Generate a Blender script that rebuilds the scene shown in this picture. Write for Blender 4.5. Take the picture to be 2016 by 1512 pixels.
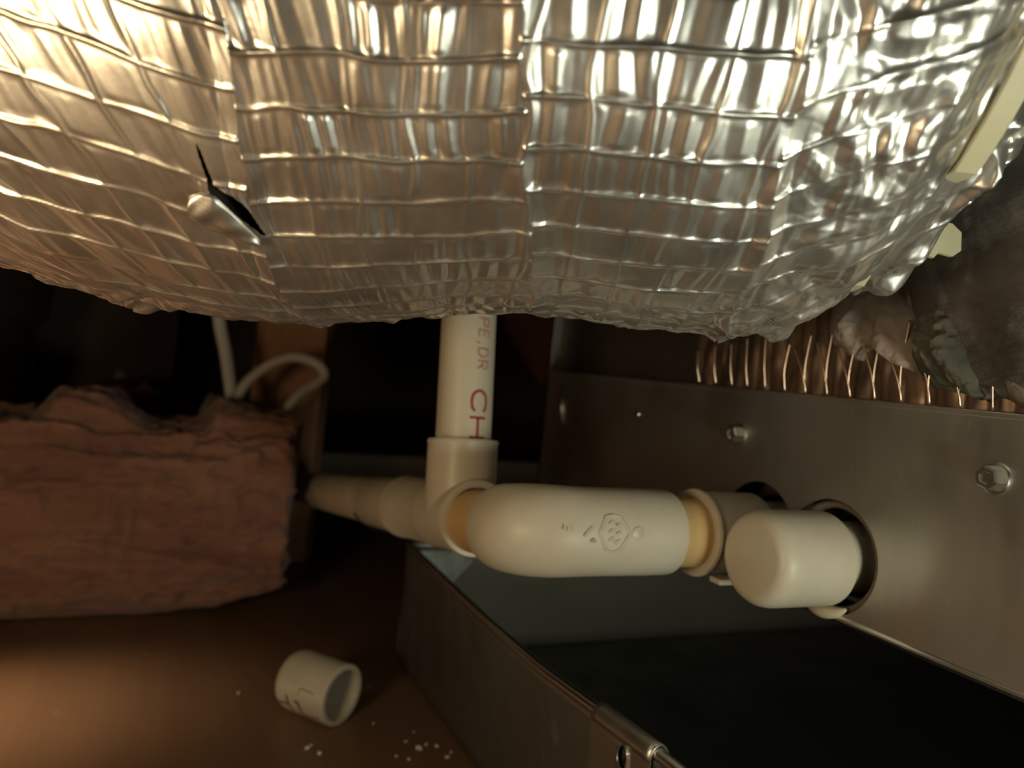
import bpy, bmesh, math, random
import numpy as np
from mathutils import Vector, Matrix

for o in list(bpy.data.objects): bpy.data.objects.remove(o)
SC = bpy.context.scene
COL = SC.collection
random.seed(4)
RAD = math.radians

# ---------------------------------------------------------------- camera
# World: x runs towards the air handler's side panel, y along that panel, z up; board top is z = 0 (metres)
cam = bpy.data.cameras.new('camera'); camo = bpy.data.objects.new('camera', cam); COL.objects.link(camo)
cR, cU, cF = Vector((.9028, -.4172, .1045)), Vector((-.0877, .0593, .9944)), Vector((.421, .9069, -.0169))
camo.matrix_world = Matrix(((cR.x, cU.x, -cF.x, 0), (cR.y, cU.y, -cF.y, 0), (cR.z, cU.z, -cF.z, .2), (0, 0, 0, 1)))
cam.sensor_width = 36; cam.lens = 36 * 1500 / 2016; cam.clip_start = .005; cam.clip_end = 20
cam.dof.use_dof = True; cam.dof.focus_distance = .22; cam.dof.aperture_fstop = 11
SC.camera = camo

# ---------------------------------------------------------------- world, lights, exposure
w = bpy.data.worlds.new('world'); SC.world = w; w.use_nodes = True
w.node_tree.nodes['Background'].inputs[0].default_value = (.9, .75, .6, 1)
w.node_tree.nodes['Background'].inputs[1].default_value = .0
SC.view_settings.view_transform = 'Standard'; SC.view_settings.look = 'None'
SC.view_settings.gamma = 1; SC.view_settings.use_curve_mapping = False
SC.view_settings.exposure = 0.28

YAW = RAD(-24.904)                       # the duct and the lamps are laid out along the view; the house is not
def V(x, y, z=0):                        # (right of camera, ahead of camera, height) -> world
    c, s = math.cos(YAW), math.sin(YAW)
    return Vector((c * x - s * y, s * x + c * y, z))
def lamp(name, loc, power, col, size=.02, target=None, cone=None, blend=.6):
    l = bpy.data.lights.new(name, 'SPOT' if cone else 'POINT'); l.energy = power; l.color = col; l.shadow_soft_size = size
    if cone: l.spot_size = RAD(cone); l.spot_blend = blend
    o = bpy.data.objects.new(name, l); COL.objects.link(o); o.location = loc
    if target is not None: o.rotation_euler = (Vector(target) - Vector(loc)).to_track_quat('-Z', 'Y').to_euler()
    return o
lamp('work_lamp', V(-.19, -.005, .165), 1.05, (1, .76, .43), .045)
lamp('torch', V(.215, -.02, .105), 1.6, (.95, 1, .80), .035, V(.13, .25, .20), 110, 1.0)
lamp('head_lamp', V(-.47, .24, .13), 9, (1, .74, .46), .02, V(-.315, .335, 0), 40, 1.0)

# ---------------------------------------------------------------- materials
MATS = {}
def nmat(name, col, rough=.5, metal=0., col2=None, scale=20., stretch=(1, 1, 1), bump=0., bscale=None, rvar=0., lo=.35, hi=.65, detail=6., spec=.5, sheen=0., trans=0., bstretch=None):
    m = bpy.data.materials.new(name); m.use_nodes = True; nt = m.node_tree; N, L = nt.nodes, nt.links
    b = N['Principled BSDF']
    b.inputs['Roughness'].default_value = rough; b.inputs['Metallic'].default_value = metal
    b.inputs['Specular IOR Level'].default_value = spec
    b.inputs['Base Color'].default_value = (*col, 1)
    if sheen: b.inputs['Sheen Weight'].default_value = sheen
    tc = N.new('ShaderNodeTexCoord'); mp = N.new('ShaderNodeMapping'); mp.inputs['Scale'].default_value = stretch
    L.new(tc.outputs['Object'], mp.inputs[0])
    nz = N.new('ShaderNodeTexNoise'); nz.inputs['Scale'].default_value = scale; nz.inputs['Detail'].default_value = detail
    L.new(mp.outputs[0], nz.inputs['Vector'])
    rp = N.new('ShaderNodeMapRange'); rp.inputs[1].default_value = lo; rp.inputs[2].default_value = hi
    L.new(nz.outputs[0], rp.inputs[0])
    if col2:
        mx = N.new('ShaderNodeMix'); mx.data_type = 'RGBA'
        mx.inputs[6].default_value = (*col, 1); mx.inputs[7].default_value = (*col2, 1)
        L.new(rp.outputs[0], mx.inputs[0]); L.new(mx.outputs[2], b.inputs['Base Color'])
        m['mix'] = 1
    if rvar:
        rr = N.new('ShaderNodeMapRange'); rr.inputs[3].default_value = max(.02, rough - rvar); rr.inputs[4].default_value = rough + rvar
        L.new(rp.outputs[0], rr.inputs[0]); L.new(rr.outputs[0], b.inputs['Roughness'])
    if bump:
        nb = N.new('ShaderNodeTexNoise'); nb.inputs['Scale'].default_value = bscale or scale * 4; nb.inputs['Detail'].default_value = 5
        m2 = N.new('ShaderNodeMapping'); m2.inputs['Scale'].default_value = bstretch or stretch
        L.new(tc.outputs['Object'], m2.inputs[0]); L.new(m2.outputs[0], nb.inputs['Vector'])
        bp = N.new('ShaderNodeBump'); bp.inputs['Strength'].default_value = 1; bp.inputs['Distance'].default_value = bump
        L.new(nb.outputs[0], bp.inputs['Height']); L.new(bp.outputs[0], b.inputs['Normal'])
    MATS[name] = m
    return m
def spots(m, col, scale, thr, width=.04, stretch=(1, 1, 1), amount=1., rough=None):
    """marks with a shape of their own (dust, stains) mixed over a material's colour"""
    nt = m.node_tree; N, L = nt.nodes, nt.links; b = N['Principled BSDF']
    tc = N.new('ShaderNodeTexCoord'); mp = N.new('ShaderNodeMapping'); mp.inputs['Scale'].default_value = stretch
    L.new(tc.outputs['Object'], mp.inputs[0])
    nz = N.new('ShaderNodeTexNoise'); nz.inputs['Scale'].default_value = scale; nz.inputs['Detail'].default_value = 8
    nz.inputs['Roughness'].default_value = .62
    L.new(mp.outputs[0], nz.inputs['Vector'])
    rp = N.new('ShaderNodeMapRange'); rp.inputs[1].default_value = thr; rp.inputs[2].default_value = thr + width; rp.inputs[4].default_value = amount
    L.new(nz.outputs[0], rp.inputs[0])
    mx = N.new('ShaderNodeMix'); mx.data_type = 'RGBA'; mx.inputs[7].default_value = (*col, 1)
    inp = b.inputs['Base Color']
    if inp.is_linked: L.new(inp.links[0].from_socket, mx.inputs[6])
    else: mx.inputs[6].default_value = inp.default_value
    L.new(rp.outputs[0], mx.inputs[0]); L.new(mx.outputs[2], inp)
    return m

foil = nmat('foil', (.88, .86, .83), .37, .95, (.83, .80, .76), 60, bump=.00005, bscale=260, rvar=.06)
foil_dark = nmat('insulation_inside_duct', (.10, .08, .06), .9)
galv = nmat('galvanised_panel', (.58, .56, .52), .38, .95, (.50, .48, .45), 40, stretch=(1, 1, .5), rvar=.07, bump=.00004, bscale=60)
spots(galv, (.75, .75, .72), 130, .66, .03, (1, 2.0, .45), .5)
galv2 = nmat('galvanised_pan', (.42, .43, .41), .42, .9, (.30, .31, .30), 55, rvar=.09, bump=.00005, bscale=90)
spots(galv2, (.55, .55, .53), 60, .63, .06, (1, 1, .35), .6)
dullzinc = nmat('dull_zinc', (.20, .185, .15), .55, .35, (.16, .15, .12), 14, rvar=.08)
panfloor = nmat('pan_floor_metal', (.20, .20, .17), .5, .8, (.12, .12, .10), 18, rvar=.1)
spangle = nmat('lit_spangled_metal', (.80, .80, .74), .35, .6, (.14, .145, .13), 60, rvar=.12, bump=.0008, bscale=55)  # spangle pattern, with the ear's specular brightness lightened into the base colour
dimmed = nmat('dimmed_panel', (.22, .19, .16), .5, .85, (.15, .13, .11), 30, rvar=.06)  # panel metal darkened to keep the lamp's reflection off the upper panel
bright = nmat('bright_steel', (.72, .71, .69), .28, 1.0, rvar=.05)
wood = nmat('plywood', (.23, .135, .078), .46, 0, (.15, .082, .047), 9, stretch=(1, .13, 1), rvar=.07, bump=.0004, bscale=60, bstretch=(1, .1, 1), spec=.45)
spots(wood, (.42, .36, .30), 42, .66, .05, (1, 1, 1), .7)
wood2 = nmat('pine_post', (.50, .25, .12), .7, 0, (.30, .13, .06), 14, stretch=(1, 1, .08), bump=.0004)
wood3 = nmat('dark_rafter', (.13, .085, .055), .8, 0, (.08, .05, .035), 10, stretch=(1, 1, .2))
pvc = nmat('white_pvc', (.64, .58, .48), .42, 0, (.55, .48, .38), 28, rvar=.06, bump=.00005, bscale=150)
spots(pvc, (.45, .36, .26), 55, .68, .07, (1, 1, 1), .6)
pvc_pipe = nmat('pvc_pipe', (.66, .58, .46), .42, 0, (.58, .50, .38), 30, stretch=(1, 1, .3), rvar=.05)
pvc_yel = nmat('primed_pipe', (.68, .45, .20), .45, 0, (.60, .37, .16), 50, rvar=.05)
primer_red = nmat('primer_stain', (.32, .06, .03), .5, 0, (.45, .15, .06), 120)
ink = nmat('red_ink', (.42, .045, .05), .6, 0, (.34, .04, .05), 200)
ink_f = nmat('faded_ink', (.50, .19, .16), .6, 0, (.60, .32, .27), 300)
mark = nmat('marker', (.06, .03, .025), .6, 0, (.14, .07, .05), 200)
mark_f = nmat('faint_mark', (.42, .34, .26), .6)
navy = nmat('band_and_hole_shade', (.03, .035, .05), .5)  # navy of the pipe band; also the painted shade in the clip hole
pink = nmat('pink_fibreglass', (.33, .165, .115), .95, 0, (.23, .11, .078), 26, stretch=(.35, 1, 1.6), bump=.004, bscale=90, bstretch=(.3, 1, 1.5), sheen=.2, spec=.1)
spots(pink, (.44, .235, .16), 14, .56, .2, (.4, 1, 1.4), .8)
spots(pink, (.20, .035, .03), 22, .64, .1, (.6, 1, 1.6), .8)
pink_dark = nmat('shaded_fibreglass', (.15, .06, .042), .95, 0, (.10, .04, .03), 30, bump=.003, bscale=100, spec=.1)  # darker copy of the pink: the dim light further back is in the colour
black = nmat('black_plastic', (.040, .030, .025), .22, 0, spec=.6, bump=.0008, bscale=40)
cabl = nmat('white_cable', (.60, .52, .47), .5)
nylon = nmat('nylon_strap', (.66, .61, .42), .45, 0, (.58, .52, .35), 60)
copper = nmat('copper', (.40, .26, .19), .45, .8, (.17, .12, .09), 60, stretch=(1, 1, .3), rvar=.1)
wirem = nmat('bright_wire', (.88, .66, .52), .3, 1.0)
mastic = nmat('mastic', (.36, .28, .23), .75, 0, (.28, .21, .17), 60, bump=.0012, bscale=160)
foam = nmat('green_grey_foam', (.115, .10, .072), .9, 0, (.055, .05, .038), 90, bump=.0015, bscale=220)
greyins = nmat('grey_insulation', (.12, .10, .085), .95, 0, (.07, .06, .05), 40, stretch=(.6, .6, 1.6), bump=.003, bscale=120)
putty = nmat('rough_putty', (.22, .17, .13), .7, 0, (.15, .115, .09), 80, bump=.0025, bscale=140)
disc_m = nmat('dull_disc', (.30, .31, .33), .8)
dust = nmat('plaster', (.72, .66, .58), .9)
gasket_d = nmat('brown_gasket', (.16, .12, .09), .7)
gasket = nmat('cream_gasket', (.62, .54, .40), .55, 0, (.45, .36, .25), 60)

# ---------------------------------------------------------------- helpers
def link(name, me, mat, parent=None, smooth=True):
    o = bpy.data.objects.new(name, me); COL.objects.link(o)
    if mat: me.materials.append(mat)
    if parent is not None: o.parent = parent
    if smooth: me.shade_smooth()
    return o
def thing(name, label, cat, loc=(0, 0, 0), rz=0, group=None):
    o = bpy.data.objects.new(name, None); COL.objects.link(o); o.empty_display_size = .02
    o.location = loc; o.rotation_euler = (0, 0, rz); tag(o, label, cat, group); return o
def tag(o, label=None, cat=None, group=None, kind=None):
    if label: o['label'] = label
    if cat: o['category'] = cat
    if group: o['group'] = group
    if kind: o['kind'] = kind
    return o
def bm_obj(name, bm, mat, parent=None, smooth=False, bevel=0, seg=2, autosmooth=None):
    if bevel: bmesh.ops.bevel(bm, geom=bm.edges[:], offset=bevel, segments=seg, affect='EDGES', profile=.6)
    bmesh.ops.recalc_face_normals(bm, faces=bm.faces[:])
    me = bpy.data.meshes.new(name); bm.to_mesh(me); bm.free()
    o = link(name, me, mat, parent, smooth)
    if autosmooth: me.set_sharp_from_angle(angle=RAD(autosmooth))
    return o
def box(name, a, b, mat, parent=None, bevel=.0006, rot=None):
    bm = bmesh.new(); bmesh.ops.create_cube(bm, size=1)
    a, b = Vector(a), Vector(b)
    for v in bm.verts: v.co = Vector(((a.x + b.x) / 2 + v.co.x * (b.x - a.x), (a.y + b.y) / 2 + v.co.y * (b.y - a.y), (a.z + b.z) / 2 + v.co.z * (b.z - a.z)))
    return bm_obj(name, bm, mat, parent, bevel=bevel)
def frame(d):
    d = Vector(d).normalized(); u = d.cross(Vector((0, 0, 1)))
    if u.length < .1: u = d.cross(Vector((0, 1, 0)))
    u.normalize(); return u, d.cross(u).normalized()
def loft(rings, closed_ring=True, cap=True):
    """rings: list of equal-length point lists"""
    bm = bmesh.new(); R = [[bm.verts.new(p) for p in r] for r in rings]; n = len(rings[0])
    for i in range(len(R) - 1):
        for j in range(n if closed_ring else n - 1):
            k = (j + 1) % n; bm.faces.new((R[i][j], R[i][k], R[i + 1][k], R[i + 1][j]))
    if cap: 
        bm.faces.new(R[0]); bm.faces.new(list(reversed(R[-1])))
    return bm
def lathe(name, p, d, prof, mat, parent=None, n=48, cap=False, sharp=35):
    """prof: (distance along d, radius) pairs"""
    p, d = Vector(p), Vector(d).normalized(); u, v = frame(d)
    rings = [[p + d * t + (u * math.cos(a) + v * math.sin(a)) * r for a in [2 * math.pi * k / n for k in range(n)]] for t, r in prof]
    return bm_obj(name, loft(rings, cap=cap), mat, parent, True, autosmooth=sharp)
def sweep(name, pts, rad, mat, parent=None, n=10, cap=True, flat=1., sharp=None):
    pts = [Vector(p) for p in pts]; rad = rad if isinstance(rad, (list, tuple)) else [rad] * len(pts)
    rings = []; u = None
    for i, p in enumerate(pts):
        t = (pts[min(i + 1, len(pts) - 1)] - pts[max(i - 1, 0)])
        if t.length < 1e-7: t = pts[min(i + 2, len(pts) - 1)] - pts[max(i - 2, 0)]
        t.normalize()
        if u is None: u, v = frame(t)
        else: u = (u - t * u.dot(t)).normalized(); v = t.cross(u)
        rings.append([p + (u * math.cos(a) + v * flat * math.sin(a)) * rad[i] for a in [2 * math.pi * k / n for k in range(n)]])
    return bm_obj(name, loft(rings, cap=cap), mat, parent, True, autosmooth=sharp)
def spline(pts, n=12):
    P = [Vector(p) for p in pts]; out = []
    for i in range(len(P) - 1):
        a, b, c, d = P[max(i - 1, 0)], P[i], P[i + 1], P[min(i + 2, len(P) - 1)]
        for k in range(n):
            t = k / n
            out.append(.5 * ((2 * b) + (c - a) * t + (2 * a - 5 * b + 4 * c - d) * t * t + (3 * b - a - 3 * c + d) * t ** 3))
    return out + [P[-1]]
RNG = np.random.default_rng(11)
def vnoise(x, y, period=64, seed=0):
    g = np.random.default_rng(seed).random((period, period))
    xi, yi = np.floor(x).astype(int), np.floor(y).astype(int); fx, fy = x - xi, y - yi
    fx = fx ** 3 * (fx * (fx * 6 - 15) + 10); fy = fy ** 3 * (fy * (fy * 6 - 15) + 10)
    a = g[xi % period, yi % period]; b = g[(xi + 1) % period, yi % period]; c = g[xi % period, (yi + 1) % period]; d = g[(xi + 1) % period, (yi + 1) % period]
    return (a * (1 - fx) + b * fx) * (1 - fy) + (c * (1 - fx) + d * fx) * fy
def fbm(x, y, o=4, seed=0):
    s = 0; a = .5
    for k in range(o): s = s + a * vnoise(x * 2 ** k + 7.3 * k, y * 2 ** k + 3.1 * k, 64, seed + k); a *= .5
    return s / (1 - .5 ** o)
def grid_mesh(name, P, keep=None, wrap=False):
    """P: (nu, nv, 3) points -> quad grid mesh; keep: (nu-1, nv[-1]) face mask"""
    nu, nv, _ = P.shape
    I = np.arange(nu * nv).reshape(nu, nv)
    if wrap: J = np.roll(I, -1, 1)
    else: J = I[:, 1:]; I = I[:, :-1]
    q = np.stack([I[:-1], I[1:], J[1:], J[:-1]], -1)
    q = q[keep] if keep is not None else q.reshape(-1, 4)
    q = q.reshape(-1, 4)
    me = bpy.data.meshes.new(name)
    me.vertices.add(nu * nv); me.vertices.foreach_set('co', P.reshape(-1).astype(np.float32))
    me.loops.add(q.size); me.loops.foreach_set('vertex_index', q.reshape(-1).astype(np.int32))
    me.polygons.add(len(q)); me.polygons.foreach_set('loop_start', np.arange(0, q.size, 4, dtype=np.int32))
    me.update(calc_edges=True); me.validate()
    return me

# ================================================================ the setting
def struct(name, a, b, mat): return tag(box(name, a, b, mat, None, bevel=0), kind='structure')
struct('floor', (-1.2, -.9, -.02), (1.3, 1.7, 0), wood)
struct('wall_back', (-1.2, 1.7, -.02), (1.3, 1.74, 1.3), wood3)
struct('wall_front', (-1.2, -.94, -.02), (1.3, -.9, 1.3), wood3)
struct('wall_left', (-1.24, -.94, -.02), (-1.2, 1.74, 1.3), wood3)
struct('wall_right', (1.3, -.94, -.02), (1.34, 1.74, 1.3), wood3)
struct('ceiling', (-1.24, -.94, 1.3), (1.34, 1.74, 1.34), wood3)

# ================================================================ foil duct
duct = thing('flexible_duct', 'large crinkled silver foil flexible duct with scrim grid hanging above the white pipes', 'duct', V(0, .238, .2), YAW)
AX = ([-.80, -.40, -.25, -.17, -.12, -.07, 0, .05, .08, .090, .098, .112, .130, .150], [.30, .21, .15, .125, .113, .115, .122, .124, .128, .131, .136, .147, .164, .180])
RR = ([-.80, .06, .084, .092, .098, .103, .112, .130, .150], [.105, .105, .104, .1005, .0985, .1005, .0990, .090, .083])
def duct_grid():
    xs = np.concatenate([np.linspace(-.80, -.235, 60, endpoint=False), np.linspace(-.235, -.078, 320, endpoint=False), np.linspace(-.078, -.060, 110, endpoint=False), np.linspace(-.060, .150, 440)])
    ph = np.concatenate([np.linspace(RAD(8), RAD(112), 470, endpoint=False), np.linspace(RAD(112), RAD(368), 70, endpoint=False)])
    X, PH = np.meshgrid(xs, ph, indexing='ij')
    R = np.interp(X, *RR); Z = np.interp(X, *AX)
    fade = np.clip((X + .235) / .02, 0, 1) * np.clip((RAD(116) - PH) / RAD(6), 0, 1) * np.clip((PH - RAD(8)) / RAD(3), 0, 1)
    a = PH * .105
    # scrim coordinates, wandering a little; wrapped seams shift the rows
    n1 = (fbm(X * 45, a * 45, 3, 20) - .5) * .006; n2 = (fbm(X * 40, a * 40, 3, 30) - .5) * .004
    seamA = X + .0635 + n1 * .6; seamB = X + .003 - .1 * (a - .08) + n1 * .5; seamC = X - .053 - .12 * (a - .08) + n1
    shift = .35 * (seamA < 0) + .30 * ((seamB > 0) & (seamC < 0)) + .5 * (seamC > 0)
    gx, ga = .0128, .0112
    U = (X + n1 - .45 * (a - .07) * np.clip((-.03 - X) / .08, 0, 1)) / gx + .2
    Vv = (a + n2 + .30 * np.clip(-.06 - X, 0, 1) + .28 * np.clip(X - .053, 0, 1)) / ga + shift + .30
    fu, fv = U - np.floor(U), Vv - np.floor(Vv)
    du = np.minimum(fu, 1 - fu) * gx; dv = np.minimum(fv, 1 - fv) * ga
    amp_v = .35 + 1.2 * vnoise(X * 90, np.floor(Vv + .5) * 3.7 + .5, 64, 41); amp_u = .15 + .35 * np.clip((X + .01) / .02, 0, 1) + 1.0 * vnoise(np.floor(U + .5) * 2.9 + .5, a * 110, 64, 42)
    kc = np.clip(seamC / .01, 0, 1)
    thread_v = np.exp(-(dv / .00050) ** 2) * amp_v * (1 - .5 * kc); thread_u = np.exp(-(du / .00055) ** 2) * amp_u * (1 - .75 * kc)
    h = np.maximum(thread_v, thread_u * .8) * .00058
    def tri(t): return np.abs((t - np.floor(t)) - .5) * 4 - 1          # sharp folds with flat sides
    # slack foil inside each cell: flat facets of their own tilt, sharp creases running round the duct
    ci, cj = np.floor(U).astype(int), np.floor(Vv).astype(int)
    g = np.random.default_rng(5).random((97, 89, 6))
    r = g[ci % 97, cj % 89]
    bell = np.clip(np.minimum(np.minimum(fu, 1 - fu), np.minimum(fv, 1 - fv)) * 5, 0, 1)
    h += bell * ((r[..., 0] - .45) * .0005 + (r[..., 1] - .5) * (fu - .5) * .0011 + (r[..., 2] - .5) * (fv - .5) * .0006)
    lean = (X + a * (-.30) * np.clip((-.02 - X) / .06, 0, 1) + (r[..., 4] - .5) * .25 * (fv - .5) * ga) / gx
    k1 = tri(lean * (1.3 + .9 * np.round(r[..., 3] * 2) / 2) + r[..., 4] + (fbm(X * 60, a * 25, 2, 61) - .5) * 1.2)
    k2 = tri(lean * 3.1 + 3 * r[..., 5] + (fbm(X * 90, a * 35, 2, 62) - .5) * 1.5)
    calm = 1 - .65 * np.clip((-.045 - X) / .03, 0, 1)
    h += calm * bell * (k1 * .00042 * (.2 + r[..., 3]) + k2 * .00020 * (.1 + 1.4 * r[..., 5] ** 2))
    h += (fbm(X * 70 - a * 12 * np.clip(-X / .1, 0, 1), a * 14, 2, 70) - .5) * .0020
    h += (fbm(X * 16, a * 12, 2, 80) - .5) * .0050
    # lapped seams
    for s, hh in ((seamA, .0008), (seamB, .0008), (seamC, .0014)):
        h += hh * np.clip(1 - np.abs(s) / .0035, 0, 1) ** .7 * (.5 + vnoise(X * 10, a * 120, 64, 90))
    # crushed foil: facets between random folds, at the gathered end and on the underside
    def crumple(f, seed, n=6):
        q = np.random.default_rng(seed); o = 0
        wx, wa = (fbm(X * f * .5, a * f * .5, 2, seed) - .5) * 2.2 / f, (fbm(X * f * .5, a * f * .5, 2, seed + 50) - .5) * 2.2 / f
        for k in range(n):
            th = q.random() * math.pi; ff = f * (.5 + q.random())
            o = o + tri(((X + wx) * math.cos(th) + (a + wa) * math.sin(th)) * ff + q.random()) / ff
        return o * f / n
    k_end = np.clip((seamC + .002) / .012, 0, 1)
    h += k_end * (crumple(30, 100) * .0040 * (.6 + 1.2 * np.clip((PH - RAD(50)) / .7, 0, 1)) + crumple(85, 110) * .0016)
    spot = np.exp(-(((X - .078) / .026) ** 2 + ((PH - RAD(88)) / .20) ** 2))
    h += spot * (crumple(70, 120) * .0050 + .0015)
    spot2 = np.exp(-(((X + .125) / .035) ** 2 + ((PH - RAD(90)) / .15) ** 2))
    h += spot2 * crumple(80, 130) * .0052
    h += np.exp(-((PH - RAD(92)) / .28) ** 2) * crumple(75, 150) * .0014
    ruf = np.clip((X - .102) / .010, 0, 1)
    h += ruf * crumple(80, 140) * .0065
    h = h * np.where(np.abs(X - .098) < .0035, .45, 1)
    h += .005 * np.exp(-(((X - .1075) / .005) ** 2 + ((PH - RAD(82)) / .2) ** 2))
    rr = R + h * fade
    P = np.stack([X, -rr * np.cos(PH), Z - rr * np.sin(PH)], -1)
    # tear: a slit that opens into a lens
    c = np.interp(PH, [RAD(44.5), RAD(51), RAD(54), RAD(58.5)], [-.0722, -.0712, -.0668, -.0625])
    wd = np.interp(PH, [RAD(44.5), RAD(45.5), RAD(49.5), RAD(50.8), RAD(52), RAD(54.5), RAD(57.5), RAD(58.5)], [0, .00035, .0005, .0012, .0024, .0020, .0008, 0])
    hole = (np.abs(X - c) < wd)
    keep = ~hole[:-1, :]
    keep = keep & ~np.roll(hole, -1, 1)[1:, :]
    return P, keep
P, keep = duct_grid()
link('foil_jacket', grid_mesh('foil_jacket', P, keep, wrap=True), foil, duct)
def on_duct(X, ph, off=0.):
    R = np.interp(X, *RR) + off; return Vector((X, -R * math.cos(RAD(ph)), float(np.interp(X, *AX)) - R * math.sin(RAD(ph))))
# insulation core seen through the tear
xs = np.linspace(-.78, .10, 60); core = []
for x in xs: core.append([on_duct(x, 360 * k / 40, -.007) for k in range(40)])
bm_obj('insulation_core', loft(core), foil_dark, duct, True)
# torn flap curled out below the slit
rows = []
top = [(-.0762, 51.2), (-.0735, 50.6), (-.0705, 51.0), (-.0682, 53.0), (-.0662, 55.0), (-.0645, 57.0), (-.0632, 58.6)]
bot = [(-.0775, 54.5), (-.0758, 56.4), (-.0735, 57.2), (-.0712, 58.0), (-.0688, 58.8), (-.0660, 59.6), (-.0636, 59.6)]
for k in range(13):
    t = k / 12; row = []
    for i in range(25):
        s = i / 24 * 6; j = min(int(s), 5); q = s - j
        x0 = top[j][0] * (1 - q) + top[j + 1][0] * q; p0 = top[j][1] * (1 - q) + top[j + 1][1] * q
        x1 = bot[j][0] * (1 - q) + bot[j + 1][0] * q; p1 = bot[j][1] * (1 - q) + bot[j + 1][1] * q
        off = .0012 + .0028 * math.sin(math.pi * min(1, t * .8 + .1)) * (1 - .5 * s / 6) + .0003 * math.sin(s * 3.1 + t * 9) * math.sin(3.1 * t)
        row.append(on_duct(x0 * (1 - t) + x1 * t, p0 * (1 - t) + p1 * t, off))
    rows.append(row)
fl = bm_obj('torn_flap', loft(rows, closed_ring=False, cap=False), foil, duct, True)
sm = fl.modifiers.new('thickness', 'SOLIDIFY'); sm.thickness = .0004
tag(fl, 'torn triangular foil flap curling out below the slit')
# nylon strap gathering the end
ring = []
for k in range(181):
    a = 2 * math.pi * k / 180; d = math.degrees(a)
    x0 = .098 + .001 * math.sin(a * 3)
    dip = float(np.interp(d, [52, 57, 76, 82, 110, 120], [0, -.006, -.006, 0, 0, -.002]))
    def q(dx, off): 
        off += dip
        p = on_duct(.098, d, off); return Vector((x0 + dx, p.y, p.z))
    ring.append([q(-.0026, .0012), q(.0026, .0012), q(.0026, .0030), q(-.0026, .0030)])
strap = bm_obj('nylon_strap', loft(ring, cap=False), nylon, duct, False)
tag(strap, 'pale yellow nylon tie band around the gathered foil end')
c0 = on_duct(.1150, 80, .002) + Vector((0, 0, .004))
bm = bmesh.new()
prof = [(-.001, 0), (.006, .0005), (.0085, .003), (.0080, .0085), (.0055, .0105), (.0015, .0098), (0, .0115), (-.002, .0108)]
tail = [[c0 + Vector((x, y0 - .3 * z, -z)) for x, z in prof] for y0 in (-.0008, .0008)]
tl = bm_obj('tie_tail', loft(tail), nylon, strap, False)

# ================================================================ air handler
ah = thing('air_handler', 'galvanised metal air handler cabinet with hex screws and two drain holes', 'air handler', (.2376, .2, 0))
def L(o): 
    o.location = o.location - Vector((.2376, .2, 0)); return o
PX = .2376
def panel(name, y0, y1, z0, z1, x, th, holes, mat, parent):
    bm = bmesh.new(); edges = []
    def loop(pts):
        vs = [bm.verts.new((x, y, z)) for y, z in pts]
        edges.extend(bm.edges.new((vs[i], vs[(i + 1) % len(vs)])) for i in range(len(vs)))
    loop([(y0, z0), (y1, z0), (y1, z1), (y0, z1)])
    for hy, hz, hr in holes: loop([(hy + hr * math.cos(2 * math.pi * k / 48), hz + hr * math.sin(2 * math.pi * k / 48)) for k in range(48)])
    bmesh.ops.triangle_fill(bm, edges=edges, use_beauty=True)
    r = bmesh.ops.extrude_face_region(bm, geom=bm.faces[:])
    for v in [g for g in r['geom'] if isinstance(g, bmesh.types.BMVert)]: v.co.x += th
    return bm_obj(name, bm, mat, parent, False)
L(panel('side_panel', -.25, .455, .1200, .2025, PX, .0012, [(.2488, .1435, .0205), (.2095, .1423, .0218)], galv, ah))
L(box('cabinet_body', (.262, -.25, .1235), (.62, .452, .80), wood3, ah))  # dark colour stands in for the shade seen through the drain holes
# bottom and upper edges of the side panel
bm = loft([[Vector((PX + .0009 + .0017 * math.cos(a), y, .1205 + .0017 * math.sin(a))) for a in [2 * math.pi * k / 14 for k in range(14)]] for y in np.linspace(-.25, .455, 40)])
L(bm_obj('bottom_hem', bm, bright, ah, True))
L(box('bottom_flange', (PX + .001, -.25, .1190), (PX + .030, .455, .1202), galv2, ah, 0))
L(box('seam_lip', (PX - .0012, -.25, .2010), (PX + .006, .455, .2032), galv, ah, .0005))
L(box('end_flange', (PX, .4535, .1200), (PX + .02, .4555, .80), dimmed, ah, .0004))
L(panel('upper_panel', -.25, .4535, .2032, .80, PX + .006, .001, [], dimmed, ah))
# embossed slot and rivet at the far end
L(sweep('slot', [(PX - .0002, .4338, .1938), (PX - .0006, .431, .182), (PX - .0002, .4284, .1695)], .0016, bright, ah, 8))
L(lathe('rivet', (PX, .3465, .1839), (-1, 0, 0), [(0, .0018), (.0006, .0016), (.0010, .0008), (.0011, .0001)], bright, ah, 16))
# hex screws with washer heads
def hexscrew(y, z, rot):
    hx = lathe('hex_screw', (PX, y, z), (-1, 0, 0), [(0, .0050), (.0006, .0050), (.0010, .0046), (.0010, .0001)], bright, ah, 32)
    pts = lambda r, x: [Vector((PX - x, y + r * math.cos(rot + k * math.pi / 3), z + r * math.sin(rot + k * math.pi / 3))) for k in range(6)]
    hd = bm_obj('hex_head', loft([pts(.0038, .0008), pts(.0038, .0046), pts(.0032, .0052), pts(.0022, .0052), pts(.0018, .0045)]), bright, hx, False)
    L(hx); return hx
hexscrew(.1501, .1826, .3); hexscrew(.2659, .1825, .1)
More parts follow.
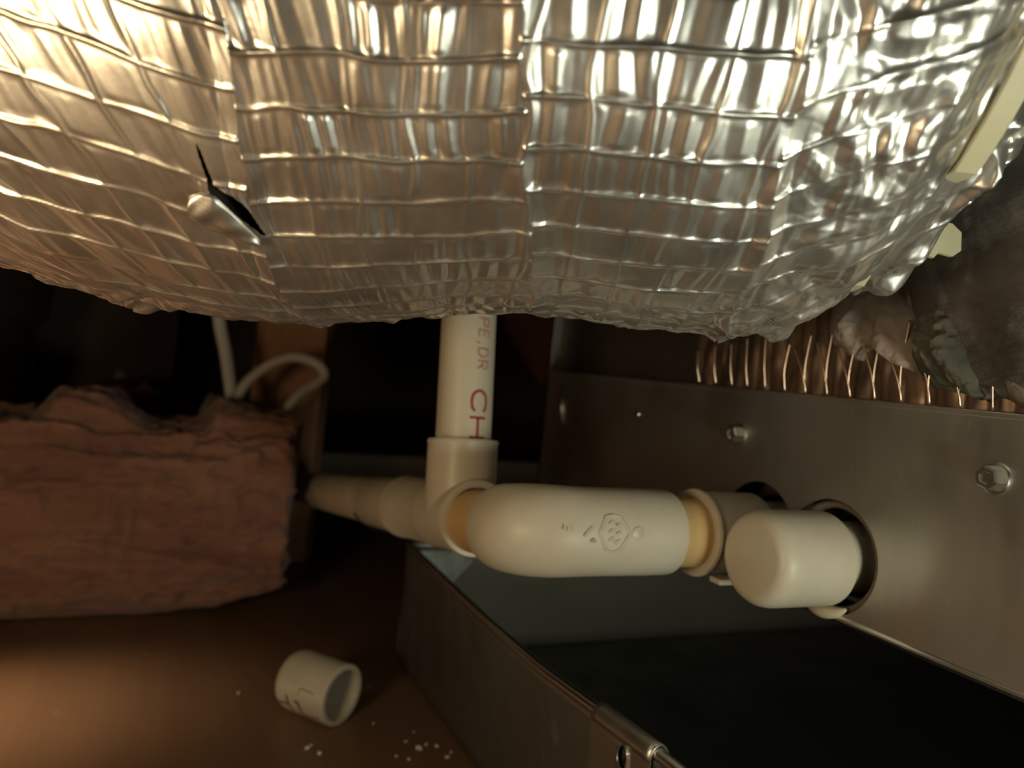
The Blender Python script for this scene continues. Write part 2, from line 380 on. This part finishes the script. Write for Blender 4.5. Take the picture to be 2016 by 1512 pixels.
# gasket in the lower hole
rg = []
for k in range(49):
    a = 2 * math.pi * k / 48; d = Vector((0, math.cos(a), math.sin(a)))
    cn = Vector((PX, .2095, .1423)) + d * .0200
    rg.append([cn + (d * math.cos(b) * .0016 + Vector((1, 0, 0)) * (math.sin(b) * .003 + .0045)) for b in [2 * math.pi * j / 10 for j in range(10)]])
L(tag(bm_obj('gasket', loft(rg, cap=False), gasket_d, ah, True), 'brown gasket ring inside the lower drain hole'))
sb = spline([(PX - .0006, .2095 + .0195 * math.sin(a), .1423 - .0205 * math.cos(a)) for a in [RAD(q) for q in (-34, -18, 0, 18, 30)]], 6)
L(tag(sweep('sealant_bead', sb, [.0004 + .0026 * math.sin(math.pi * i / (len(sb) - 1)) for i in range(len(sb))], gasket, ah, 10), 'cream sealant bead under the cap'))
# copper coil face behind the seam with its zigzag wires
ys = np.linspace(.135, .305, 260); zs = np.linspace(.203, .246, 24)
Y, Z = np.meshgrid(ys, zs, indexing='ij')
X = PX + .0035 - .0006 * np.abs(np.sin(Y * 420)) - .004 * (fbm(Y * 90, Z * 60, 3, 3) - .5)
L(tag(link('coil_face', grid_mesh('coil_face', np.stack([X, Y, Z], -1)), copper, ah), 'copper coloured coil strip above the seam'))
def wire(y0, z0, y1, z1):
    bow = (y1 - y0) * .3
    p = [(PX - .0018, y0, z0), (PX - .0035, y0 + bow * .4, z0 + (z1 - z0) * .4), (PX - .003, y1, z1)]
    L(sweep('coil_wire', spline(p, 5), .00042, wirem, ah, 6))
yb = .2395
k = 0
while yb > .147:
    wire(yb, .2035, yb - .0012, .224 + .004 * (k % 3)); wire(yb - .0112, .2035, yb - .0042, .2215 + .003 * (k % 2)) if k % 2 == 0 or yb > .18 else None
    yb -= .0109; k += 1
for y, z in ((.262, .2265), (.272, .224), (.283, .223), (.251, .231), (.295, .220)): wire(y, .204, y + .002, z)
# lumps of sealant, foam and insulation on the cabinet
def blob(name, pts, z_x, thick, mat, seed, rough=.004, freq=70, parent=ah, n=44, label=None):
    """a lump on the panel face: outline in (y, z), domed towards the viewer"""
    C = np.mean(np.array(pts), 0); pl = [Vector((p[0], p[1], 0)) for p in pts]; pl = spline(pl + [pl[0]], 8)[:-1]; m = len(pl)
    P = np.zeros((n, m, 3))
    for i in range(n):
        t = i / (n - 1)
        for j, q in enumerate(pl):
            P[i, j] = (z_x - thick * (1 - t ** 2.6) ** .6, C[0] + (q.x - C[0]) * t, C[1] + (q.y - C[1]) * t)
    d = (fbm(P[..., 1] * freq, P[..., 2] * freq, 4, seed) - .5) * rough * 2
    e = (fbm(P[..., 1] * freq * 1.5, P[..., 2] * freq * 1.5, 3, seed + 9) - .5) * rough * .8
    tt = np.linspace(0, 1, n)[:, None]
    P[..., 0] -= d * (1 - tt ** 4); P[..., 1] += e * tt; P[..., 2] += d * .5 * tt
    o = link(name, grid_mesh(name, P, wrap=True), mat, parent); L(o)
    if label: o['label'] = label
    return o
XF = PX + .005
blob('grey_insulation', [(.185, .225), (.150, .206), (.115, .204), (.06, .206), (.05, .26), (.06, .33), (.12, .345), (.17, .33), (.192, .27)], XF, .026, greyins, 1, .008, 45, n=70, label='dark grey fibrous insulation packed beside the duct end')
blob('putty_patch', [(.166, .236), (.150, .206), (.128, .2035), (.10, .206), (.10, .235), (.13, .246)], XF, .014, putty, 21, .007, 110, n=60)
blob('mastic_patch', [(.224, .243), (.2225, .226), (.2130, .2205), (.2064, .2175), (.2030, .2225), (.1955, .2225), (.1880, .2175), (.1822, .2125), (.1790, .217), (.1820, .228), (.1900, .240), (.2050, .247)], XF, .013, mastic, 31, .0045, 100, n=60, label='pinkish grey mastic smeared over the copper coil')
blob('foam_lump', [(.1815, .238), (.1805, .226), (.1785, .214), (.1700, .2105), (.1640, .2085), (.1590, .2050), (.1545, .2065), (.1570, .217), (.1575, .232), (.1640, .243), (.1740, .246)], XF, .017, foam, 41, .010, 90, n=60, label='dark green grey foam lump stuck over the coil')
# sheet metal collar that the duct is pulled over
cc = V(.130, .238, .2 + .165); cd = V(1, 0, 0) - V(0, 0, 0)
L(lathe('duct_collar', cc, cd, [(0, .078), (.004, .080), (.22, .080), (.22, .078)], galv, ah, 64))

# ================================================================ drain pan
pan = thing('drain_pan', 'galvanised secondary drain pan lying on the wooden deck under the cabinet', 'drain pan', (.16, .3, 0))
def Pn(o): o.location = o.location - Vector((.16, .3, 0)); return o
WX, EY, RZ = .1624, .4865, .0785
def bow(y): return float(np.interp(y, [-.2, .15, .2, .2364, .278, .33, .3758, .43, .49], [.1635, .1635, .1632, .1600, .1560, .1555, .1568, .159, .1615]))
ysw = np.linspace(-.20, EY, 110); P = []
for t in np.linspace(0, 1, 20):
    P.append([(WX + (bow(y) - WX) * t ** 1.5, y, .0005 + (RZ - .003) * t) for y in ysw])
P = np.array(P)
P[..., 0] += (fbm(P[..., 1] * 14, P[..., 2] * 14, 2, 8) - .5) * .003 * (np.linspace(0, 1, 20) * (1 - np.linspace(0, 1, 20)))[:, None] * 3
o = link('side_wall', grid_mesh('side_wall', P), galv2, pan); s = o.modifiers.new('t', 'SOLIDIFY'); s.thickness = .0008; s.offset = 0; Pn(o)
Pn(sweep('rim_hem', [(bow(y) + .0012, y, RZ - .0022) for y in ysw], .0024, bright, pan, 12, flat=1.0))  # brighter steel than the wall puts the rim's highlight into its colour
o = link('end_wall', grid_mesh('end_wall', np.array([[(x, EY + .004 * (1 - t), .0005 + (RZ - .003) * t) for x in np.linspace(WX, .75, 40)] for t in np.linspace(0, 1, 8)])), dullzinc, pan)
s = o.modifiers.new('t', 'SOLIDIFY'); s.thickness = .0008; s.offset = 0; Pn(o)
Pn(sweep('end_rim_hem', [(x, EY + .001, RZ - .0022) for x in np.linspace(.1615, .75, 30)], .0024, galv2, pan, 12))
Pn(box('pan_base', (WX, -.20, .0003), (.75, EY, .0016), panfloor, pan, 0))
Pn(box('far_wall', (.75, -.20, .0003), (.751, EY, RZ), galv2, pan, 0))
# folded triangular corner ear against the end wall
e0 = [(.1630, .0735), (.1945, .0735), (.2085, .0660), (.1850, .0400), (.1640, .0560)]
ear = loft([[Vector((x, EY - .0025 - .0010 * k, z)) for x, z in e0] for k in (0, 1)])
Pn(tag(bm_obj('corner_ear', ear, spangle, pan, False), 'bright spangled folded corner of the pan'))
# joint clip over the rim with a punched hole
cy0, cy1 = .2050, .2385
def clipx(y, t): return bow(y) + (WX - bow(y)) * t - .0016
n = 40; outer = []; hole = []
hy, hz = .2190, .0680
for k in range(n):
    a = 2 * math.pi * k / n; c, s_ = math.cos(a), math.sin(a)
    m = max(abs(c), abs(s_)); outer.append((.5 * (cy0 + cy1) + c / m * .5 * (cy1 - cy0), .0405 + s_ / m * .0335))
    rr = .0030 * (1 + .45 * math.cos(a - 2.2)); hole.append((hy + c * rr * .75, hz + s_ * rr * 1.25))
bm = bmesh.new()
def ringv(pts, off=0): return [bm.verts.new((clipx(y, max(0, min(1, 1 - z / RZ))) - off, y, z)) for y, z in pts]
mid = [(h[0] + (o_[0] - h[0]) * .12, h[1] + (o_[1] - h[1]) * .12) for h, o_ in zip(hole, outer)]
R0, R1, R2 = ringv(outer), ringv(mid), ringv(hole, .0010)
for a_, b_ in ((R0, R1), (R1, R2)):
    for k in range(n): bm.faces.new((a_[k], a_[(k + 1) % n], b_[(k + 1) % n], b_[k]))
clip = bm_obj('joint_clip', bm, galv, pan, False); s = clip.modifiers.new('t', 'SOLIDIFY'); s.thickness = .0007; Pn(clip)
arc = []
for k in range(13):
    a = math.pi * (1.0 - k / 12 * 1.15)
    arc.append([Vector((bow(y) + .0016 + .0042 * math.cos(a) , y, RZ - .0045 + .0060 * math.sin(a))) for y in np.linspace(cy0, cy1, 12)])
fold = bm_obj('clip_fold', loft(arc, closed_ring=False, cap=False), galv, clip, True); s = fold.modifiers.new('t', 'SOLIDIFY'); s.thickness = .0008
hd = lathe('clip_hole_shade', (clipx(hy, .2) + .0012, hy, hz), (-1, 0, 0), [(0, .0001), (.0001, .0036)], navy, clip, 20)  # dark disc painted in as the shade behind the punched hole

# ================================================================ white drain piping
dr = thing('drain_pipe', 'white plastic condensate drain with elbow, tee and upright riser leaving the panel hole', 'pipe', (.1285, .2488, .1421))
def D(o): o.location = o.location - Vector((.1285, .2488, .1421)); return o
EC = Vector((.1285, .2488, .1421)); dB = Vector((1, 0, 0)); dA = Vector((0, .989, -.150)).normalized(); dU = Vector((0, .150, .989)).normalized()
RF = .0168
# elbow: socket along dB, a swept bend, socket along dA
pts, rad = [], []
e1 = .1890 - EC.x
for t, r in ((e1, RF * .80), (e1, RF * .985), (e1 - .0012, RF), (e1 - .012, RF * 1.005), (.030, RF * 1.0), (.024, RF * 1.0)): pts.append(EC + dB * t); rad.append(r)
rb = .0185
for k in range(1, 14):
    a = k / 14 * math.pi / 2; cb = EC + dB * rb + dA * rb
    pts.append(cb - dA * rb * math.cos(a) - dB * rb * math.sin(a)); rad.append(RF * (1.0 + .03 * math.sin(2 * a)))
for t, r in ((.0195, RF), (.022, RF * .97), (.0225, RF * .8)): pts.append(EC + dA * t); rad.append(r)
el = D(sweep('elbow', pts, rad, pvc, dr, 56, cap=True, sharp=50))
# moulded diamond mark on the elbow
def on_elbow(s, ang, off=.0002):        # s along dB from EC, ang from the viewer side, up positive (radians)
    vd = Vector((0, -math.cos(ang), math.sin(ang))); return EC + dB * s + vd * (RF + off)
def relief(name, pl, r, mat, parent, closed=False):
    pl = pl + [pl[0]] if closed else pl
    q = []
    for i in range(len(pl) - 1):
        for k in range(4): q.append([pl[i][j] + (pl[i + 1][j] - pl[i][j]) * k / 4 for j in (0, 1)])
    q.append(pl[-1]); o = sweep(name, [on_elbow(*p) for p in q], r, mat, parent, 6); o.location = (0, 0, 0); return o
sm0, am = .0262, .17
relief('moulded_diamond', [(sm0, am + .42), (sm0 + .0030, am + .38), (sm0 + .0066, am + .02), (sm0 + .0030, am - .34), (sm0, am - .39), (sm0 - .0030, am - .34), (sm0 - .0064, am + .02), (sm0 - .0030, am + .38)], .00045, pvc, el, True)
for dz in (.20, .03, -.14): relief('moulded_letter', [(sm0 - .0022, am + dz), (sm0 - .0008, am + dz + .08), (sm0 + .0008, am + dz - .05), (sm0 + .0024, am + dz + .03)], .00042, pvc, el)
bo = lathe('moulded_dot', on_elbow(sm0 + .0105, am + .02, -.0004), (0, -1, .1), [(0, .0026), (.0007, .0024), (.0011, .0014), (.0012, .0001)], pvc, el, 20)
relief('moulded_digit', [(sm0 - .0125, am - .04), (sm0 - .0108, am + .08), (sm0 - .0092, am + .16)], .00042, pvc, el)
relief('moulded_digit', [(sm0 - .0098, am - .16), (sm0 - .0088, am - .10), (sm0 - .0080, am - .16)], .00055, mark_f, el)
relief('moulded_digit', [(sm0 - .0195, am + .16), (sm0 - .0198, am + .06)], .00028, mark_f, el)
# stub, adapter and stub into the cabinet
D(lathe('primed_stub', EC + dB * (e1 - .004), dB, [(0, .0140), (.022, .0140)], pvc_yel, dr, 48))
ad0 = .2030
D(lathe('adapter', (ad0, EC.y, EC.z), dB, [(.0005, .0134), (.0000, .0160), (.0004, .0174), (.0014, .0178), (.0024, .0175), (.0030, .0168), (.004, .0167), (.030, .0167), (.0312, .0160), (.0315, .0135), (.070, .0135)], pvc, dr, 56))
D(box('adapter_rib', (ad0 + .0045, EC.y - .0150, EC.z - .0178), (ad0 + .0300, EC.y - .0085, EC.z - .0155), pvc, dr, .0006))
for (x, dz) in ((.0068, -.0028), (.0108, -.0005), (.0122, -.0036), (.0140, -.0034)):
    o = box('ink_fleck', (ad0 + x, EC.y - math.sqrt(.0168 ** 2 - dz * dz) - .0002, EC.z + dz), (ad0 + x + (.0018 if x != .0108 else .0007), EC.y - math.sqrt(.0168 ** 2 - dz * dz) + .0004, EC.z + dz + (.0005 if x != .0108 else .0013)), mark, dr, 0); D(o)
# run towards the tee
TC = Vector((.129, .3192, .1325))
D(lathe('primed_stub', EC + dA * .016, dA, [(0, .0134), (.040, .0134)], pvc_yel, dr, 48))
st = []
for k in range(17):
    a = RAD(175 + 75 * k / 16 + 0)
    st.append(a)
u_, v_ = frame(dA)
def run_ring(t, a, r): return TC + dA * t + (Vector((-1, 0, 0)) * math.cos(a) + dU * math.sin(a)) * r
prim = loft([[run_ring(-.0212 - w_, a, .0137 + .0002 * (w_ > 0)) for w_ in (0, .0075 + .003 * math.sin(k_ * .9))] for k_, a in enumerate([RAD(-22 - 68 * k / 16) for k in range(17)])], closed_ring=False, cap=False)
o = bm_obj('primer_stain', prim, primer_red, dr, True); s = o.modifiers.new('t', 'SOLIDIFY'); s.thickness = .0003; D(o)
tee = D(lathe('tee', TC - dA * .0205, dA, [(.0004, .0133), (0, .0150), (.0004, .0163), (.0030, .0166), (.0038, .0160), (.0205, .0158), (.0400, .0160), (.0435, .0162), (.0445, .0158), (.0445, .0133)], pvc, dr, 56))
br = lathe('tee_branch', TC + dU * .002, dU, [(0, .0160), (.030, .0160), (.0312, .0164), (.0322, .0160), (.0322, .0128)], pvc, tee, 56)
br.location = (0, 0, 0)
D(lathe('coupling', TC + dA * .0235, dA, [(0, .0150), (.0006, .0159), (.046, .0160), (.0475, .0166), (.0525, .0167), (.0535, .0160), (.0535, .0134)], pvc, dr, 48))
D(lathe('reducer', TC + dA * .0765, dA, [(0, .0155), (.062, .0153), (.064, .0148), (.064, .0134)], pvc, dr, 48))
D(lathe('run_pipe', TC + dA * .139, dA, [(0, .0144), (.25, .0144), (.25, .011)], pvc_pipe, dr, 48))
tp = loft([[run_ring(.1395 + w_, a, .0156) for w_ in (-.003, .003 + .002 * math.sin(a * 2))] for a in [RAD(-28 - 80 * k / 20) for k in range(21)]], closed_ring=False, cap=False)
o = bm_obj('dark_band', tp, navy, dr, True); s = o.modifiers.new('t', 'SOLIDIFY'); s.thickness = .0004; D(o)
# riser with red print reading down the pipe
ris = D(lathe('riser', TC + dU * .025, dU, [(0, .0127), (.40, .0127), (.40, .0108)], pvc_pipe, dr, 56))
GLY = {'C': [[(.95, .78), (.80, .95), (.5, 1), (.2, .93), (.04, .7), (0, .5), (.04, .3), (.2, .07), (.5, 0), (.80, .05), (.95, .22)]],
       'H': [[(0, 0), (0, 1)], [(1, 0), (1, 1)], [(0, .5), (1, .5)]],
       'P': [[(0, 0), (0, 1), (.7, 1), (.95, .85), (.95, .6), (.7, .47), (0, .47)]],
       'E': [[(.9, 1), (0, 1), (0, 0), (.9, 0)], [(0, .5), (.75, .5)]],
       'D': [[(0, 0), (0, 1), (.55, 1), (.9, .75), (.95, .5), (.9, .25), (.55, 0), (0, 0)]],
       'R': [[(0, 0), (0, 1), (.7, 1), (.95, .85), (.95, .6), (.7, .47), (0, .47)], [(.4, .47), (.95, 0)]],
       ',': [[(.4, .12), (.25, -.18)]], 'I': [[(.0, .0), (.0, 1)]]}
side = Vector((1, 0, 0)); fr = dU.cross(side).normalized()     # points back to the viewer (-y) or away
if fr.y > 0: fr = -fr
def rpt(h, ang, off=.00012):            # h height along the riser, ang from the viewer side towards +x
    return TC + dU * h + (fr * math.cos(ang) + side * math.sin(ang)) * (.0127 + off)
def glyph(ch, h0, adv, a0, a1, wd, mat):
    """h0: height of the letter's left side (text runs down); a0..a1: angle of baseline and cap line"""
    b_ = bmesh.new()
    for st in GLY[ch]:
        pl = []
        for i in range(len(st) - 1):
            m_ = 5
            for k in range(m_): pl.append((st[i][0] + (st[i + 1][0] - st[i][0]) * k / m_, st[i][1] + (st[i + 1][1] - st[i][1]) * k / m_))
        pl.append(st[-1])
        XY = [Vector((-(h0 - adv * x), (a0 + (a1 - a0) * y) * .0127)) for x, y in pl]
        lv = []
        for i, p in enumerate(XY):
            t = (XY[min(i + 1, len(XY) - 1)] - XY[max(i - 1, 0)]).normalized(); nn = Vector((-t.y, t.x)) * wd / 2
            lv.append([b_.verts.new(rpt(-q.x, q.y / .0127)) for q in (p - nn, p + nn)])
        for i in range(len(lv) - 1): b_.faces.new((lv[i][0], lv[i][1], lv[i + 1][1], lv[i + 1][0]))
    o = bm_obj('printed_letter', b_, mat, ris, True); o.location = (0, 0, 0)
    s = o.modifiers.new('t', 'SOLIDIFY'); s.thickness = .0001; return o
VA = math.atan2(.129 - 0, .3192)       # where the camera sees the riser: the print sits right of that line
A0, A1 = -VA + .22, -VA + .78
glyph('C', .0560, .0098, A0 + .02, A1 + .05, .00125, ink)
glyph('H', .0438, .0088, A0 - .02, A1 + .02, .00120, ink)
glyph('I', .0334, .0050, A0 - .02, A1 - .05, .00150, ink)
hh = .0890
for ch, ad in (('P', .0048), ('E', .0046), (',', .003), ('D', .0050), ('R', .0048)):
    glyph(ch, hh, ad * .8, A0 + .18, A0 + .58, .0008, ink_f); hh -= ad * 1.12

# capped secondary outlet
cp = thing('capped_outlet', 'short white capped pipe stub poking out of the lower panel hole', 'pipe cap', (.22, .2095, .1423))
def K(o): o.location = o.location - Vector((.22, .2095, .1423)); return o
def cap_profile(l, r, wall=.0032): return [(0, .0001), (.0000, r * .70), (.0004, r * .80), (.0016, r * .90), (.0036, r * .965), (.0064, r * .995), (.010, r), (l - .0008, r), (l, r - .0006), (l, r - wall), (.006, r - wall), (.006, .0001)]
K(lathe('cap', (.1990, .2095, .1418), (1, 0, 0), cap_profile(.0345, .0176), pvc, cp, 64, sharp=30))
K(lathe('stub', (.215, .2095, .1423), (1, 0, 0), [(0, .0134), (.065, .0134)], pvc_pipe, cp, 48))

# loose cap on the deck
l0, l1 = Vector((.0838, .4300, 0)), Vector((.1052, .4015, 0)); ld = (l1 - l0).normalized(); RL = .0163
lc = thing('loose_pipe_cap', 'loose white plastic pipe cap lying on its side on the wooden deck', 'pipe cap', (l0 + l1) / 2)
cap2 = lathe('cap', Vector((0, 0, RL)) - ld * .0185, ld, cap_profile(.0365, RL, .0028), pvc, lc, 56, sharp=30)
sd = Vector((ld.y, -ld.x, 0))
def on_cap(t, a, off=.00012): return Vector((0, 0, RL)) + ld * (t - .0185) + (sd * math.cos(a) + Vector((0, 0, 1)) * math.sin(a)) * (RL + off)
def cmark(pl, wd, mat):
    q = []
    for i in range(len(pl) - 1):
        for k in range(6): q.append([pl[i][j] + (pl[i + 1][j] - pl[i][j]) * k / 6 for j in (0, 1)])
    q.append(pl[-1]); b_ = bmesh.new(); lv = []
    XY = [Vector((p[0], p[1] * RL)) for p in q]
    for i, p in enumerate(XY):
        t = (XY[min(i + 1, len(XY) - 1)] - XY[max(i - 1, 0)]).normalized(); nn = Vector((-t.y, t.x)) * wd / 2
        lv.append([b_.verts.new(on_cap(r.x, r.y / RL)) for r in (p - nn, p + nn)])
    for i in range(len(lv) - 1): b_.faces.new((lv[i][0], lv[i][1], lv[i + 1][1], lv[i + 1][0]))
    o = bm_obj('pen_mark', b_, mat, cap2, True); s = o.modifiers.new('t', 'SOLIDIFY'); s.thickness = .0001
cmark([(.0115, -.10), (.0130, -.45), (.0150, -.75)], .0013, mark)
cmark([(.0175, -.20), (.0200, -.24), (.0208, -.50), (.0218, -.78)], .0014, mark)
cmark([(.0050, -.52), (.0100, -.42), (.0135, -.48)], .0012, mark)
cmark([(.0210, -.78), (.0290, -.66), (.0330, -.60)], .0010, mark)
cmark([(.0195, .05), (.0205, .26), (.0300, .24)], .0010, mark_f)

# ================================================================ insulation batt
def batt(name, x0, x1, y0, y1, top, bot, mat, seed, label, nx=320, nr=300, amp=.012):
    xs = np.linspace(x0, x1, nx); P = np.zeros((nx, nr, 3)); t = np.linspace(0, 1, nr, endpoint=False)
    for i, x in enumerate(xs):
        zt, zb = np.interp(x, *top), np.interp(x, *bot)
        # rounded rectangle in y, z (superellipse), wide layers
        a = t * 2 * math.pi; c, s_ = np.cos(a), np.sin(a); e = .22
        yy = np.sign(c) * np.abs(c) ** e; zz = np.sign(s_) * np.abs(s_) ** e
        endk = 1 - .10 * max(0, (x - (x1 - .006)) / .006) ** 2
        if i == 0:                                             # even spacing round the outline
            ad = np.linspace(0, 2 * math.pi, 4001); qy = np.sign(np.cos(ad)) * np.abs(np.cos(ad)) ** e; qz = np.sign(np.sin(ad)) * np.abs(np.sin(ad)) ** e
            ln = np.concatenate([[0], np.cumsum(np.hypot(np.diff(qy), np.diff(qz)))]); te = np.interp(t * ln[-1], ln, ad)
        yy = np.sign(np.cos(te)) * np.abs(np.cos(te)) ** e; zz = np.sign(np.sin(te)) * np.abs(np.sin(te)) ** e
        P[i, :, 0] = x; P[i, :, 1] = (y0 + y1) / 2 + yy * (y1 - y0) / 2 * endk; P[i, :, 2] = (zt + zb) / 2 + zz * (zt - zb) / 2
    Xg, Yg, Zg = P[..., 0], P[..., 1], P[..., 2]
    lay = fbm(Xg * 12 + Zg * 9, (Zg + Yg * .8) * 60 + 8, 4, seed) - .5; lump = fbm(Xg * 22, (Zg + Yg) * 24 + 4, 3, seed + 5) - .5
    fine = fbm(Xg * 90, (Zg + Yg) * 160 + 4, 3, seed + 7) - .5
    dsp = lay * amp * 2.6 + lump * amp * 1.2 + fine * amp * 1.0
    front = np.clip((y0 + .02 - Yg) / .02, 0, 1); up = np.clip((Zg - .10) / .03, 0, 1)
    P[..., 1] -= dsp * front; P[..., 2] += dsp * up * .7
    edge = np.clip((Xg - (x1 - .012)) / .012, 0, 1)
    P[..., 0] += edge * (fbm(Zg * 120, Yg * 120, 3, seed + 3) - .5) * .014
    P[..., 2] = np.maximum(P[..., 2], .0004)
    me = grid_mesh(name, P, wrap=True); bm = bmesh.new(); bm.from_mesh(me)
    bm.verts.ensure_lookup_table()
    bm.faces.new([bm.verts[j] for j in range(nr)]); bm.faces.new([bm.verts[(nx - 1) * nr + j] for j in reversed(range(nr))])
    bmesh.ops.recalc_face_normals(bm, faces=bm.faces[:]); bm.to_mesh(me); bm.free()
    return tag(link(name, me, mat), label, 'insulation')
batt('insulation_batt', -.45, .100, .576, .72,
     ([-.45, -.12, -.0875, -.074, -.060, -.030, -.006, .012, .034, .042, .052, .075, .100], [.125, .128, .130, .134, .150, .152, .138, .1345, .137, .152, .150, .145, .143]),
     ([-.45, 0, .05, .100], [0, 0, .004, .017]), pink, 50, 'pink fibreglass insulation batt with torn fluffy face lying across the deck')
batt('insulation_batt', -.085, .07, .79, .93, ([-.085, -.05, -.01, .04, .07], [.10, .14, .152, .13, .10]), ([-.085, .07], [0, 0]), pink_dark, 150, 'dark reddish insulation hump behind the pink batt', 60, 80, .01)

# ================================================================ behind: post, joist, cables, wrapped duct, tuft
po = thing('wooden_post', 'reddish brown wooden post standing behind the insulation and cables', 'post', (.1145, .748, 0), RAD(-24))
box('post_stud', (-.0075, -.016, 0), (.034, .016, 1.3), wood2, po, .002)
box('post_face_board', (-.0335, -.010, 0), (-.0080, .022, 1.3), wood2, po, .002)
jo = box('floor_joist', (.10, .845, 0), (.80, .883, .089), wood3, None, .002); tag(jo, 'dark timber joist lying on the deck behind the pipe run', 'joist')
jr = jo
c1 = sweep('electrical_cable', spline([(.030, .690, .42), (.034, .675, .30), (.0401, .6655, .2246), (.0489, .6607, .1882), (.057, .6563, .150), (.060, .655, .132)], 10), .0052, cabl, None, 12, flat=.7)
tag(c1, 'pale cable dropping straight down into the pink batt', 'cable')
c2 = sweep('electrical_cable', spline([(.058, .648, .130), (.0612, .650, .1600), (.0778, .6472, .1812), (.0976, .6382, .1925), (.1156, .6298, .1895), (.1228, .6285, .181), (.119, .640, .173), (.107, .662, .158), (.090, .668, .125)], 10), .0043, cabl, None, 12)
tag(c2, 'thin pale cable arching over from the batt in front of the post', 'cable')
bd = thing('wrapped_duct', 'black plastic wrapped duct standing in the dark behind the batt', 'duct', (-.205, .915, 0))
rings = []
for z in np.linspace(0, .9, 140):
    rings.append([Vector(((.094 + .004 * math.sin(3 * a + z * 90) * .6 + .0035 * math.sin(z * 2 * math.pi / .028 + a)) * math.cos(a) + .10 * (z - .2), (.094 + .0035 * math.sin(z * 2 * math.pi / .028 + a)) * math.sin(a), z)) for a in [2 * math.pi * k / 72 for k in range(72)]])
bm_obj('plastic_sleeve', loft(rings), black, bd, True)
for zz in (.12, .21, .33): lathe('sleeve_tape', (.10 * (zz - .2), 0, zz), (.10, 0, 1), [(0, .098), (.012, .0985), (.024, .098)], black, bd, 60)
# insulation tuft beyond the riser
tf = []
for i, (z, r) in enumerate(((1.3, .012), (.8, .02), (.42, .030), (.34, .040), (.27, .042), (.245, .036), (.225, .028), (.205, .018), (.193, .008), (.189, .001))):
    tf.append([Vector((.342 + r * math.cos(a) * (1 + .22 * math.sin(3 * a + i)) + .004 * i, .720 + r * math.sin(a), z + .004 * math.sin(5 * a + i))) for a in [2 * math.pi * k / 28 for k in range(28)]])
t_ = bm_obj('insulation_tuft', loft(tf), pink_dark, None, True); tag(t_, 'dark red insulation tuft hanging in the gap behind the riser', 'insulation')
# pale nail head on a rafter
rf = box('rafter', (-.30, 1.155, 0), (.02, 1.20, 1.3), wood3, None, .002); tag(rf, 'dark rafter in the shadow behind the wrapped duct', 'rafter')
nl = lathe('nail_plate', (-.046, 1.155, .139), (0, -1, 0), [(0, .0065), (.001, .0065), (.0015, .0055), (.0015, .0001)], disc_m, None, 24); tag(nl, 'small pale disc fixed to the dark rafter', 'disc')

# ================================================================ crumbs on the deck
spots_ = [(.1021, .4036, .0022), (.0846, .3798, .0016), (.0897, .3735, .0014), (.0870, .3830, .0010), (.1234, .399, .0008), (.1394, .3671, .0020), (.1440, .3700, .0012), (.1493, .3676, .0012), (.1545, .3600, .0010), (.1505, .3550, .0014), (.1258, .3625, .0012), (.1310, .3580, .0010), (.058, .4508, .0009), (.1350, .3760, .0010), (.1420, .3850, .0009)]
for i, (x, y, r) in enumerate(spots_):
    bm = bmesh.new(); bmesh.ops.create_icosphere(bm, subdivisions=1, radius=r)
    for v in bm.verts: v.co *= random.uniform(.6, 1.25); v.co.z = max(v.co.z * .7, -r * .4)
    mn = min(v.co.z for v in bm.verts)
    for v in bm.verts: v.co.z -= mn
    o = bm_obj('plaster_crumb', bm, dust, None, False); o.location = (x, y, 0)
    if i == 0: lb, gr = 'largest white crumb beside the open end of the loose cap', None
    elif x > .12: lb, gr = 'tiny white plaster crumb scattered beside the drain pan wall', 'plaster crumbs by the pan wall'
    elif x > .07: lb, gr = 'white plaster crumb in the small cluster in front of the loose cap', 'plaster crumbs in front of the cap'
    else: lb, gr = 'lone pale speck on the bare deck between batt and loose cap', None
    tag(o, lb, 'crumb', gr)
